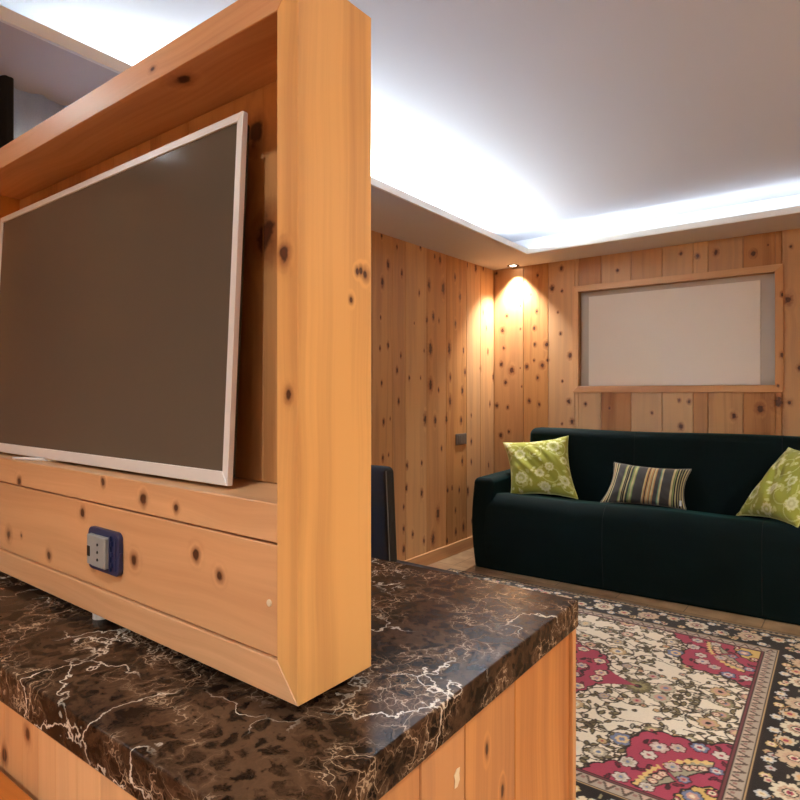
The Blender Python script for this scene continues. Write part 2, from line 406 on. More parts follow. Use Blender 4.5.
# back wall : boards split round the framed niche
be = [-2.428, -2.165, -1.955, -1.741, -1.544, -1.329, -1.12, -.923, -.832, -.628, -.416, -.20, .02, .25, .46, .69, .90, 1.10, 1.33, 1.55, 1.76, 1.99, 2.21, 2.45]
NX0, NX1, NZ0, NZ1 = -1.712, -.452, 1.246, 1.952
b = MB()
for a, c in zip(be, be[1:]):
    tn = rnd.random()
    if a < NX0 and c > NX0:
        b.box(a+.0013, NX0-.001, YB, YB+.02, 0, ZC, 'z', tn, .003)
        b.box(NX0, c-.0013, YB, YB+.02, 0, NZ0, 'z', tn, .003); b.box(NX0, c-.0013, YB, YB+.02, NZ1, ZC, 'z', rnd.random(), .003)
    elif a >= NX0 and c <= NX1:
        b.box(a+.0013, c-.0013, YB, YB+.02, 0, NZ0, 'z', tn, .003); b.box(a+.0013, c-.0013, YB, YB+.02, NZ1, ZC, 'z', rnd.random(), .003)
    elif a < NX1 < c:
        b.box(a+.0013, NX1, YB, YB+.02, 0, NZ0, 'z', tn, .003); b.box(a+.0013, NX1, YB, YB+.02, NZ1, ZC, 'z', tn, .003)
        b.box(NX1+.001, c-.0013, YB, YB+.02, 0, ZC, 'z', tn, .003)
    else:
        b.box(a+.0013, c-.0013, YB, YB+.02, 0, ZC, 'z', tn, .003)
b.box(XL-.15, XR+.15, YB+.075, YB+.15, 0, ZC+.1, 'z', .2)
b.box(XL-.15, NX0-.02, YB+.021, YB+.0745, 0, ZC+.1, 'z', .2); b.box(NX1+.02, XR+.15, YB+.021, YB+.0745, 0, ZC+.1, 'z', .2)
b.box(NX0-.0195, NX1+.0195, YB+.021, YB+.0745, 0, NZ0-.02, 'z', .2); b.box(NX0-.0195, NX1+.0195, YB+.021, YB+.0745, NZ1+.02, ZC+.1, 'z', .2)
struct(b.build('wall_back', M_back))

# left wall with its window opening
WY0, WY1, WZ0, WZ1 = .5, 1.83, .55, 2.12
le = [-1.9, -1.66, -1.43, -1.2, -.9, -.66, -.43, -.2, .03, .27, .5, .75, .98, 1.2, 1.4, 1.6, 1.83, 2.05, 2.29, 2.5, 2.7, 2.88, 3.083, 3.226, 3.472, 3.721, 4.001, 4.213, 4.432]
b = MB()
for a, c in zip(le, le[1:]):
    tn = rnd.random()
    spans = [(0, WZ0), (WZ1, ZC)] if a >= WY0-.01 and c <= WY1+.01 else [(0, ZC)]
    for z0, z1 in spans: b.box(XL-.02, XL, a+.0013, c-.0013, z0, z1, 'z', tn, .003)
b.box(XL-.15, XL-.021, YF-.15, WY0-.01, 0, ZC+.1, 'z', .3); b.box(XL-.15, XL-.021, WY1+.01, YB+.021, 0, ZC+.1, 'z', .3)
b.box(XL-.15, XL-.021, WY0-.0095, WY1+.0095, 0, WZ0-.01, 'z', .3); b.box(XL-.15, XL-.021, WY0-.0095, WY1+.0095, WZ1+.01, ZC+.1, 'z', .3)
struct(b.build('wall_left', M_left))
b = MB(); e = [YF+i*(YB-YF)/28 for i in range(29)]
for a, c in zip(e, e[1:]): b.box(XR, XR+.02, a+.0013, c-.0013, 0, ZC, 'z', rnd.random(), .003)
b.box(XR+.021, XR+.15, YF-.15, YB+.021, 0, ZC+.1, 'z', .4); struct(b.build('wall_right', M_wall))
b = MB(); e = [XL+i*(XR-XL)/22 for i in range(23)]
for a, c in zip(e, e[1:]): b.box(a+.0013, c-.0013, YF-.02, YF, 0, ZC, 'z', rnd.random(), .003)
b.box(XL-.15, XR+.15, YF-.15, YF-.021, 0, ZC+.1, 'z', .6); struct(b.build('wall_front', M_wall))

# window in the left wall
b = MB()
fx0, fx1 = XL-.09, XL-.04
b.box(fx0, fx1, WY0, WY1, WZ0, WZ0+.06, 'y'); b.box(fx0, fx1, WY0, WY1, WZ1-.06, WZ1, 'y')
for y in (WY0, 1.14, WY1-.06): b.box(fx0, fx1, y, y+.06, WZ0+.06, WZ1-.06, 'z')
wf = struct(b.build('window_1', M_frm))
b = MB(); b.box(XL-.068, XL-.062, WY0+.06, 1.14, WZ0+.06, WZ1-.06); b.box(XL-.068, XL-.062, 1.20, WY1-.06, WZ0+.06, WZ1-.06); b.build('window_pane', M_glass, wf)

# ceiling: raised field, dropped soffit ring open in the middle, lip with a small upstand
TL0, TL1 = Vector((-1.842, .635)), Vector((-1.944, 4.04))     # measured lip line on the left
dirn = (TL1-TL0)/(TL1.y-TL0.y)
ty0, ty1 = -.75, 4.04
tA = TL0+dirn*(ty0-TL0.y); tB = TL1.copy(); tC = Vector((1.9, 4.03)); tD = Vector((1.93, ty0))
b = MB()
b.box(XL-.15, XR+.15, YF-.15, YB+.15, ZC, ZC+.1)
struct(b.build('ceiling', M_ceil))
CW = .37                                                        # width of the cove channel
def ring(bm, inner, outer, z0, z1):
    fs = []
    for i in range(4):
        a, c, d, f = inner[i], inner[(i+1) % 4], outer[(i+1) % 4], outer[i]
        q = [bm.verts.new((p[0], p[1], z)) for z in (z0, z1) for p in (a, c, d, f)]
        fs += [bm.faces.new(x) for x in ((q[0], q[1], q[2], q[3]), (q[7], q[6], q[5], q[4]), (q[0], q[4], q[5], q[1]), (q[2], q[6], q[7], q[3]))]
    bmesh.ops.remove_doubles(bm, verts=bm.verts[:], dist=1e-5)
    bmesh.ops.recalc_face_normals(bm, faces=bm.faces[:])
inner = [tuple(tA), tuple(tB), tuple(tC), tuple(tD)]
def grow(d): return [(inner[0][0]-d, inner[0][1]-d), (inner[1][0]-d, inner[1][1]+d), (inner[2][0]+d, inner[2][1]+d), (inner[3][0]+d, inner[3][1]-d)]
rect = [(XL, YF), (XL, YB), (XR, YB), (XR, YF)]
b = MB(); ring(b.bm, grow(.014), rect, ZS, ZS+.025); struct(b.build('ceiling_soffit', M_soffit))
b = MB(); ring(b.bm, [(XL+.014, YF+.014), (XL+.014, YB-.014), (XR-.014, YB-.014), (XR-.014, YF+.014)], [(XL+.0005, YF+.0005), (XL+.0005, YB-.0005), (XR-.0005, YB-.0005), (XR-.0005, YF+.0005)], ZS+.0255, ZC-.001); struct(b.build('ceiling_cove', M_ceil))
b = MB(); ring(b.bm, inner, grow(.0135), ZS-.001, ZS+.036); struct(b.build('trim_1', M_lip))
# baseboards
b = MB(); b.box(XL, XL+.014, YF, YB-.0145, 0, .088, 'y', .3, .003); struct(b.build('baseboard_left', M_base))
b = MB(); b.box(XL, XR, YB-.014, YB, 0, .088, 'x', .5, .003); struct(b.build('baseboard_back', M_base))
b = MB(); b.box(XR-.014, XR, YF, YB-.0145, 0, .088, 'y', .3, .003); struct(b.build('baseboard_right', M_base))

# ------------------------------------------------------------------ framed panel in the back wall
fp = thing('framed_panel', 'cream panel in a shallow pine-framed recess on the end wall above the sofa', 'wall panel', (-1.08, YB, 1.6))
def off(b_): 
    bmesh.ops.translate(b_.bm, verts=b_.bm.verts[:], vec=(1.08, -YB, -1.6)); return b_
FW = .045; ox0, ox1, oz0, oz1 = NX0-FW, NX1+FW, NZ0-FW, NZ1+FW
for nm, pts, gr in (('frame_rail', [(ox0, oz1), (ox1, oz1), (NX1, NZ1), (NX0, NZ1)], 'x'), ('frame_rail', [(ox0, oz0), (NX0, NZ0), (NX1, NZ0), (ox1, oz0)], 'x'),
                    ('frame_stile', [(ox0, oz0), (ox0, oz1), (NX0, NZ1), (NX0, NZ0)], 'z'), ('frame_stile', [(ox1, oz0), (NX1, NZ0), (NX1, NZ1), (ox1, oz1)], 'z')):
    b = MB(); b.prism(pts, 'y', YB-.014, YB-.0005, gr, rnd.random(), .0015); off(b).build(nm, M_frame, fp)
b = MB(); b.box(NX0+.001, NX1-.001, YB+.05, YB+.06, NZ0+.001, NZ1-.001); off(b).build('back_board', M_board, fp)
b = MB(); b.box(NX0+.06, NX1-.085, YB+.042, YB+.0495, NZ0+.004, NZ1-.035, bev=.001); off(b).build('cream_sheet', M_sheet, fp)

# ------------------------------------------------------------------ counter: marble worktop over pine panels
RC = math.radians(1.2)
cnr = Vector((-.353, .914, 0))                                    # back right corner of the worktop
def cpt(x, y): return (x, y)
wt = MB(); wt.box(-1.55, 0, -.625, 0, .838, .88, bev=.0022, seg=2)
w = wt.build('countertop', M_marble); w.location = (cnr.x, cnr.y, 0); w.rotation_euler = (0, 0, RC)
tag(w, 'dark brown marble worktop with pale veins carrying the television unit', 'countertop')
cb = thing('counter_base', 'pine-panelled counter base standing under the brown marble worktop', 'counter', (cnr.x, cnr.y, 0), RC)
def counter_side():
    b = MB(); sy = [-.602, -.53, -.42, -.332, -.205, -.016]
    for i, (a, c) in enumerate(zip(sy, sy[1:])):
        b.box(-.03, -.009, a+.0009, c-.0009, .0, .8375, 'z', [.31, .62, .12, .83, .45][i], .0012, off=(.914, 0))
    return b
counter_side().build('side_panel', M_cside, cb)
b = MB(); b.box(-.03, -.0035, -.0155, -.0015, 0, .8375, 'z', .7, .0012); b.build('corner_post', M_cside, cb)
b = MB(); fx = [-1.54, -1.42, -1.31, -1.2, -1.09, -.99, -.875, -.76, -.62, -.50, -.457, -.41, -.37, -.33, -.285, -.24, -.18, -.11, -.009]
for a, c in zip(fx, fx[1:]): b.box(a+.0001, c-.0001, -.623, -.603, 0, .8375, 'z', rnd.random(), .0003, off=(-.353, 0))
b.build('front_panel', M_cfront, cb)
b = MB(); b.box(-1.54, -.031, -.02, -.004, 0, .8375, 'z', .5, .0012); b.build('back_panel', M_plain, cb)
b = MB(); b.box(-1.54, -1.52, -.6025, -.0205, 0, .8375, 'z', .25, .0012); b.build('side_panel', M_plain, cb)
# chipped filler by a joint
b = MB(); b.prism([(-.350+x*.0075, .780+z*.0095) for x, z in ((-.7, -1), (.1, -1.1), (.75, -.5), (.6, .3), (.8, .9), (-.1, 1.0), (-.8, .5), (-.5, -.2))], 'x', -.0092, -.0084)
b.build('filler_patch', M_cream, cb)

# ------------------------------------------------------------------ television unit standing on the worktop
UX0, UX1, UY0, UY1, UZ0, UZ1 = -1.372, -.44, .41, .521, .893, 1.620
tv = thing('television_unit', 'open pine television cabinet standing on the brown marble worktop', 'tv cabinet', ((UX0+UX1)/2, .4635, .8802))
TO = Vector(((UX0+UX1)/2, .4635, .8802))
def toff(b_): bmesh.ops.translate(b_.bm, verts=b_.bm.verts[:], vec=-TO); return b_
T, TS, TB = .036, .031, .037
for nm, pts, mat, tn in (('side_panel', [(UX1, UZ0), (UX1, UZ1), (UX1-TS, UZ1-T), (UX1-TS, UZ0+TB)], M_stile, .33), ('side_panel', [(UX0, UZ0), (UX0+TS, UZ0+TB), (UX0+TS, UZ1-T), (UX0, UZ1)], M_cab, .81)):
    b = MB(); b.prism(pts, 'y', UY0, UY1, 'z', tn, .0009); toff(b).build(nm, mat, tv)
b = MB(); b.prism([(UX0, UZ1), (UX0+TS, UZ1-T), (UX1-TS, UZ1-T), (UX1, UZ1)], 'y', UY0, UY1, 'x', .52, .0009); toff(b).build('top_panel', M_toprail, tv)
b = MB(); b.prism([(UX0, UZ0), (UX1, UZ0), (UX1-TS, UZ0+TB), (UX0+TS, UZ0+TB)], 'y', UY0, UY1, 'x', .17, .0009); toff(b).build('bottom_panel', M_rail, tv)
ix0, ix1 = UX0+TS+.0004, UX1-TS-.0004
b = MB()
cbx = [ix0, -1.25, -1.17, -1.06, -.97, -.86, -.76, -.66, -.60, -.545, ix1]
for a, c in zip(cbx, cbx[1:]): b.box(a+.0001, c-.0001, .500, .515, 1.0885, UZ1-T-.0005, 'z', rnd.random(), .0004)
toff(b).build('back_panel', M_cback, tv)
b = MB(); b.box(ix0, ix1, UY0+.001, UY1-.002, 1.0475, 1.0875, 'x', .64, .0012); toff(b).build('shelf', M_shelf, tv)
b = MB(); b.box(ix0+.001, ix1-.0008, UY0+.002, UY0+.022, .9322, 1.0452, 'x', .26, .001); toff(b).build('front_panel', M_panel, tv)
b = MB(); b.box(ix0, ix1, .500, .515, .931, 1.047, 'x', .4); toff(b).build('lower_back_panel', M_plain, tv)
b = MB(); b.lathe([(.0036, 0), (.0036, -.0012), (.0026, -.0016)], 16, (-.484, UY0+.002, .985), 'y'); toff(b).build('screw_cap', M_cream, tv)['label'] = 'small cream screw cap'
for fx_, fy_ in ((-.864, .4285), (-.51, .49), (-1.30, .49)):
    b = MB(); b.lathe([(.012, .8802), (.012, .8905), (.010, .8928)], 24, (fx_, fy_, 0)); autosmooth(toff(b).build('foot', M_white, tv))['label'] = 'small white round foot'
# power outlet with its cover plate missing
def rrect(x0, x1, z0, z1, r, n=5):
    pts = []
    for cx, cz, a0 in ((x1-r, z1-r, 0), (x0+r, z1-r, 90), (x0+r, z0+r, 180), (x1-r, z0+r, 270)):
        for i in range(n+1):
            a = math.radians(a0+90*i/n); pts.append((cx+r*math.cos(a), cz+r*math.sin(a)))
    return pts
PX0, PX1, PZ0, PZ1 = -.856, -.773, .958, 1.0155
b = MB(); b.prism(rrect(PX0, PX1, PZ0, PZ1, .009), 'y', UY0-.0045, UY0+.0018, bev=.0008)
for z in (.972, .986, 1.000): b.box(-.7915, -.7885, UY0-.0065, UY0-.0044, z-.003, z+.003)
b.box(-.7815, -.7795, UY0-.006, UY0-.0044, .965, 1.008, bev=.0005)
b.box(-.7935, -.7915, UY0-.008, UY0-.0044, .963, 1.010, bev=.0005)
b.box(-.7745, -.7715, UY0-.004, UY0-.0005, .984, .990)
so = toff(b).build('outlet_mount', M_navy, tv); so['label'] = 'navy blue outlet mounting plate without cover'
b = MB(); b.box(-.831, -.794, UY0-.013, UY0-.0044, .9665, 1.0075, bev=.0012)
sm = toff(b).build('socket_module', M_grey, so); sm['label'] = 'grey three-pin socket'
b = MB()
for z in (.977, .987, .997): b.lathe([(.0019, -.0001), (.0019, -.0007)], 12, (-.8125, UY0-.013, z), 'y')
toff(b).build('pin_holes', M_socket, so)
b = MB(); b.box(-.8455, -.8315, UY0-.0115, UY0-.0044, .9665, 1.0075, bev=.0012); toff(b).build('data_module', M_grey, so)
b = MB(); b.box(-.8435, -.8365, UY0-.0122, UY0-.0113, .978, .9915); toff(b).build('data_port', M_socket, so)

# ------------------------------------------------------------------ television
tl = thing('television', 'flat-screen television with slim silver frame leaning in the open pine cabinet', 'television', (-.940, .445, 1.0876))
VX0, VX1, VZ0, VZ1 = -.366, .3585, .0050, .4445
tilt = math.radians(2.9)
def tvm(b_):
    bmesh.ops.transform(b_.bm, verts=b_.bm.verts[:], matrix=Matrix.Translation((0, -.013, 0)) @ Matrix.Rotation(-tilt, 4, 'X')); return b_
bw = .0105
b = MB()
for pts in ([(VX0, VZ1), (VX1, VZ1), (VX1-bw, VZ1-bw), (VX0+bw, VZ1-bw)], [(VX0, VZ0), (VX0+bw, VZ0+.016), (VX1-bw, VZ0+.016), (VX1, VZ0)], [(VX0, VZ0), (VX0, VZ1), (VX0+bw, VZ1-bw), (VX0+bw, VZ0+.016)], [(VX1, VZ0), (VX1-bw, VZ0+.016), (VX1-bw, VZ1-bw), (VX1, VZ1)]):
    b.prism(pts, 'y', 0, .008, bev=.0006)
tvm(b).build('bezel', M_silver, tl)
b = MB(); b.box(VX0+bw, VX1-bw, .002, .0075, VZ0+.016, VZ1-bw); tvm(b).build('screen', M_screen, tl)
b = MB(); b.box(VX0+.004, VX1-.012, .0082, .022, VZ0+.006, VZ1-.004, bev=.004, seg=2); b.box(VX0+.12, VX1-.12, .0222, .034, VZ0+.02, VZ1-.16, bev=.006, seg=2)
tvm(b).build('rear_housing', M_black, tl)
for pts in ([(-.200, -.031), (-.190, -.033), (-.05, .014), (-.05, .030)], [(.05, .030), (.05, .016), (.19, .022), (.20, .026)]):
    b = MB(); b.prism(pts, 'z', .0004, .0048, bev=.0008); cx_ = pts[0][0]*.4 if pts[0][0] < 0 else .08
    b.box(cx_-.012, cx_+.012, .0165, .028, .0049, .05, bev=.001)
    b.build('foot', M_silver, tl)

# ------------------------------------------------------------------ orange wooden table abutting the counter
tt = thing('wooden_table', 'orange-stained wooden table pushed against the front of the counter', 'table', (-1.1, -.2, 0), RC)
b = MB()
for i, y in enumerate((-.5, -.345, -.19, -.035, .12, .275)): b.box(-.62, .60, y, y+.1548, .742, .767, 'x', .1+.17*i, .0012)
bmesh.ops.translate(b.bm, verts=b.bm.verts[:], vec=(0, .038, 0)); b.build('tabletop', M_table, tt)
for sx in (-1, 1):
    for sy in (-1, 1):
        b = MB(); b.box(sx*.54-.03, sx*.54+.03, sy*.4-.03, sy*.4+.03, 0, .7415, 'z', .4, .003); b.build('leg', M_table, tt)
b = MB()
for sy in (-1, 1): b.box(-.509, .509, sy*.4-.012, sy*.4+.012, .66, .7415, 'x', .5, .001)
for sx in (-1, 1): b.box(sx*.54-.012, sx*.54+.012, -.369, .369, .66, .7415, 'y', .5, .001)
b.build('apron', M_table, tt)

# ------------------------------------------------------------------ black leather chair behind the counter
ch = thing('leather_chair', 'black leather high-back chair between the counter and the pine side wall', 'chair', (-1.48, 1.832, .0105), PI)
def lean(v):
    t_ = max(0, v.z-.46); return Vector((v.x, v.y+t_*.065, v.z))
b = MB(); b.rbox((0, .20, .695), (.215, .024, .245), .02, lean, 8, 3); autosmooth(b.build('backrest', M_leather, ch), 60)
b = MB(); b.rbox((0, 0, .45), (.22, .215, .035), .025, None, 6, 3); autosmooth(b.build('seat', M_leather, ch), 60)
for sx in (-1, 1):
    b = MB(); b.tube([lean(Vector((sx*.211, +.2245, .468+i*.46/12))) for i in range(13)], .0018, 6); b.build('edge_stitching', M_stitch, ch)
    for y in (-.185, .185):
        b = MB(); b.box(sx*.19-.018, sx*.19+.018, y-.018, y+.018, 0, .42, bev=.003); b.build('leg', M_leather, ch)

# ------------------------------------------------------------------ curtains in front of the window
def curtain(name, y0, y1, mat, amp, per, label, x=-2.215):
    bm = bmesh.new(); n = int((y1-y0)/per*14); rows = []
    zs = [.02, .6, 1.2, 1.8, ZS-.002]
    ph = rnd.random()*6
    for i in range(n+1):
        y = y0+(y1-y0)*i/n
        a = amp*(math.sin(2*PI*(y-y0)/per+ph)+.35*math.sin(2*PI*(y-y0)/per*2.3+1))
        rows.append([bm.verts.new((x+a*(.8+.2*math.sin(z*2+y*3)), y, z)) for z in zs])
    for a, c in zip(rows, rows[1:]):
        for k in range(len(zs)-1): bm.faces.new((a[k], c[k], c[k+1], a[k+1]))
    me = bpy.data.meshes.new(name); bm.to_mesh(me); bm.free(); me.materials.append(mat)
    for p in me.polygons: p.use_smooth = True
    o = bpy.data.objects.new(name, me); COL.objects.link(o)
    md = o.modifiers.new('thick', 'SOLIDIFY'); md.thickness = .0015
    return tag(o, label, 'curtain')
curtain('sheer_curtain', 0.79, 1.95, M_sheer, .012, .11, 'pale sheer curtain hanging from the soffit behind the television unit')
curtain('dark_curtain', .42, .79, M_darkc, .016, .06, 'charcoal curtain edge at the far upper left beside the pale sheer', -2.165)

# ------------------------------------------------------------------ wall switch and downlight
ws = thing('wall_switch', 'small square grey metal switch on the pine side wall left of the sofa', 'light switch', (XL, 3.917, .849))
b = MB(); b.box(0.0005, .007, -.075, .075, -.042, .042, bev=.003, seg=2); b.build('cover_plate', M_switch, ws)
for i in range(3):
    b = MB(); b.box(.0072, .0105, -.05+i*.034, -.018+i*.034, -.03, .03, bev=.0012); b.build('rocker', M_switch, ws)

def downlight(x, y, label, energy, spot=1.9, group=None, z=None, col=(1, .925, .80)):
    t_ = thing('downlight', label, 'ceiling light', (x, y, ZS if z is None else z), 0, group)
    b = MB(); b.lathe([(.048, -.0005), (.048, -.004), (.043, -.006), (.025, -.003), (.025, -.0006)], 32); autosmooth(b.build('trim_ring', M_chrome, t_))
    b = MB(); b.lathe([(.0240, -.0008), (.0240, -.0022), (.016, -.0035)], 24); b.build('lens', M_lens, t_)
    ld = bpy.data.lights.new('downlight_lamp', 'SPOT'); ld.energy = energy; ld.spot_size = spot; ld.spot_blend = .75; ld.color = col; ld.shadow_soft_size = .03
    lo = bpy.data.objects.new('downlight_lamp', ld); COL.objects.link(lo); lo.parent = t_; lo.location = (0, 0, -.012)
M_lens = emit_mat('lamp_lens', (1, .88, .74, 1), 18)
downlight(-2.215, 4.355, 'recessed chrome downlight lit in the ceiling corner above the sofa', 120, 1.7, col=(1, .97, .95))

# ------------------------------------------------------------------ sofa
RS = math.radians(2.9)
sf = thing('sofa', 'long dark green velvet sofa against the pine end wall', 'sofa', (-2.135, 3.615, 0), RS)
SL = 2.3
def seatdef(v):
    z, y = v.z, v.y
    if y < .25:
        y += -.012*math.sin(PI*min(1, max(0, (z-.02)/.45)))+.03*max(0, .25-z)/.25*.6
    if z > .3: z += -.055*max(0, min(1, (y-.08)/.42))**1.2+.004*math.sin(v.x*7)
    return Vector((v.x, y, max(z, .004+.00001*v.z)))
b = MB(); b.rbox((SL/2, .265, .186), (SL/2-.016, .265, .322), .105, seatdef, 24, 5); o = b.build('seat', M_velvet, sf, True)
def backdef(v):
    return Vector((v.x, v.y+.10*(v.z-.45)*.6, v.z+.004*math.sin(v.x*5)))
b = MB(); b.rbox((SL/2, .545, .495), (SL/2-.195, .095, .442), .05, backdef, 20, 5); b.build('backrest', M_velvet, sf, True)
def armdef(sx):
    def f(v):
        k = math.sin(PI*min(1, max(0, v.z/.62)))*.018
        return Vector((v.x+(-k if sx < 0 else k)*(1 if (v.x < .06 or v.x > SL-.06) else .2), v.y+.03*max(0, .3-v.z)-.012*math.sin(PI*v.z/.62), max(v.z+.01*(v.y-.2), .004+.00001*v.z)))
    return f
def seam(c, h, r, x, deform, back=.6):
    pts = []
    y0, y1, z1 = c[1]-h[1], c[1]+h[1], c[2]+h[2]
    for i in range(14): pts.append((x, y0, .02+(z1-r-.02)*i/14))
    for i in range(9):
        a = PI/2*i/8; pts.append((x, y0+r-r*math.cos(a), z1-r+r*math.sin(a)))
    for i in range(1, 6): pts.append((x, y0+r+(h[1]*2*back-r)*i/6, z1))
    b = MB(); b.tube([deform(Vector(p)) for p in pts], .0022, 6); b.build('seam', M_seam, sf)
for x in (.87, 1.7):
    seam((SL/2, .265, .186), (SL/2-.016, .265, .322), .105, x, seatdef)
    seam((SL/2, .545, .495), (SL/2-.195, .095, .442), .05, x+.07, backdef, .8)
for sx, cx in ((-1, .06), (1, SL-.06)):
    b = MB(); b.rbox((cx, .32, .272), (.07, .31, .346), .035, armdef(sx), 10, 5); b.build('armrest', M_velvet, sf, True)

# ------------------------------------------------------------------ pattern painting (woven / printed designs)
class Paint:
    def __init__(s, w, h, res, base):
        s.nx, s.ny = int(round(w/res))+1, int(round(h/res))+1
        s.X, s.Y = np.meshgrid(np.linspace(0, w, s.nx), np.linspace(0, h, s.ny))
        s.C = np.empty((s.ny, s.nx, 3)); s.C[:] = lin(*base)[:3]; s.clip = None; s.res = res; s.w, s.h = w, h
    def fill(s, m, col):
        if s.clip is not None: m = m & s.clip
        s.C[m] = lin(*col)[:3]
    def win(s, x, y, r):
        i0 = max(0, int((x-r)/s.res)); i1 = min(s.nx, int((x+r)/s.res)+2); j0 = max(0, int((y-r)/s.res)); j1 = min(s.ny, int((y+r)/s.res)+2)
        return (slice(j0, j1), slice(i0, i1)) if i1 > i0 and j1 > j0 else None
    def sub(s, wn, m, col):
        if s.clip is not None: m = m & s.clip[wn]
        v = s.C[wn]; v[m] = lin(*col)[:3]
    def flower(s, x, y, r, n, outer, inner, mid, line=(40, 30, 24), depth=.2, rot=0.):
        wn = s.win(x, y, r*1.4)
        if not wn: return
        dx, dy = s.X[wn]-x, s.Y[wn]-y; d = np.hypot(dx, dy); a = np.arctan2(dy, dx)+rot
        e = r*(1-depth+depth*np.abs(np.cos(a*n/2))**.7)
        s.sub(wn, d < e+s.res*1.0, line); s.sub(wn, d < e-s.res*.2, outer); s.sub(wn, d < e*.62, inner); s.sub(wn, d < e*.28, mid)
    def leaf(s, x, y, L, W, ang, col, line=(52, 40, 28)):
        wn = s.win(x, y, L*1.3)
        if not wn: return
        dx, dy = s.X[wn]-x, s.Y[wn]-y
        u = dx*math.cos(ang)+dy*math.sin(ang); v = -dx*math.sin(ang)+dy*math.cos(ang)
        t_ = np.clip(u/L, -1, 1); e = W*(1-t_*t_)*(1-.35*t_)
        ins = (np.abs(u) < L)
        s.sub(wn, ins & (np.abs(v) < e+s.res*.7), line); s.sub(wn, ins & (np.abs(v) < e-s.res*.6), col)
    def stroke(s, pts, wd, col):
        for (x0, y0), (x1, y1) in zip(pts, pts[1:]):
            L = math.hypot(x1-x0, y1-y0); wn = s.win((x0+x1)/2, (y0+y1)/2, L/2+wd*2)
            if not wn: continue
            dx, dy = s.X[wn], s.Y[wn]
            t_ = np.clip(((dx-x0)*(x1-x0)+(dy-y0)*(y1-y0))/max(L*L, 1e-9), 0, 1)
            s.sub(wn, np.hypot(dx-x0-t_*(x1-x0), dy-y0-t_*(y1-y0)) < wd, col)
    def spiral(s, x, y, r, a0, turns, sg, col, wd, leafcol=None):
        pts = []; n = int(20*turns)
        for i in range(n+1):
            t_ = i/n; a = a0+sg*t_*turns*2*PI; q = r*(1-.72*t_); pts.append((x+q*math.cos(a), y+q*math.sin(a)))
        s.stroke(pts, wd, col)
        if leafcol:
            for i in range(2, n-1, 3):
                (xa, ya), (xb, yb) = pts[i], pts[i+1]; an = math.atan2(yb-ya, xb-xa)+sg*(.9 if i % 2 else -.9)
                q = .024 if i % 2 else .018
                s.leaf(xa+q*math.cos(an), ya+q*math.sin(an), q*.9, q*.4, an, leafcol)

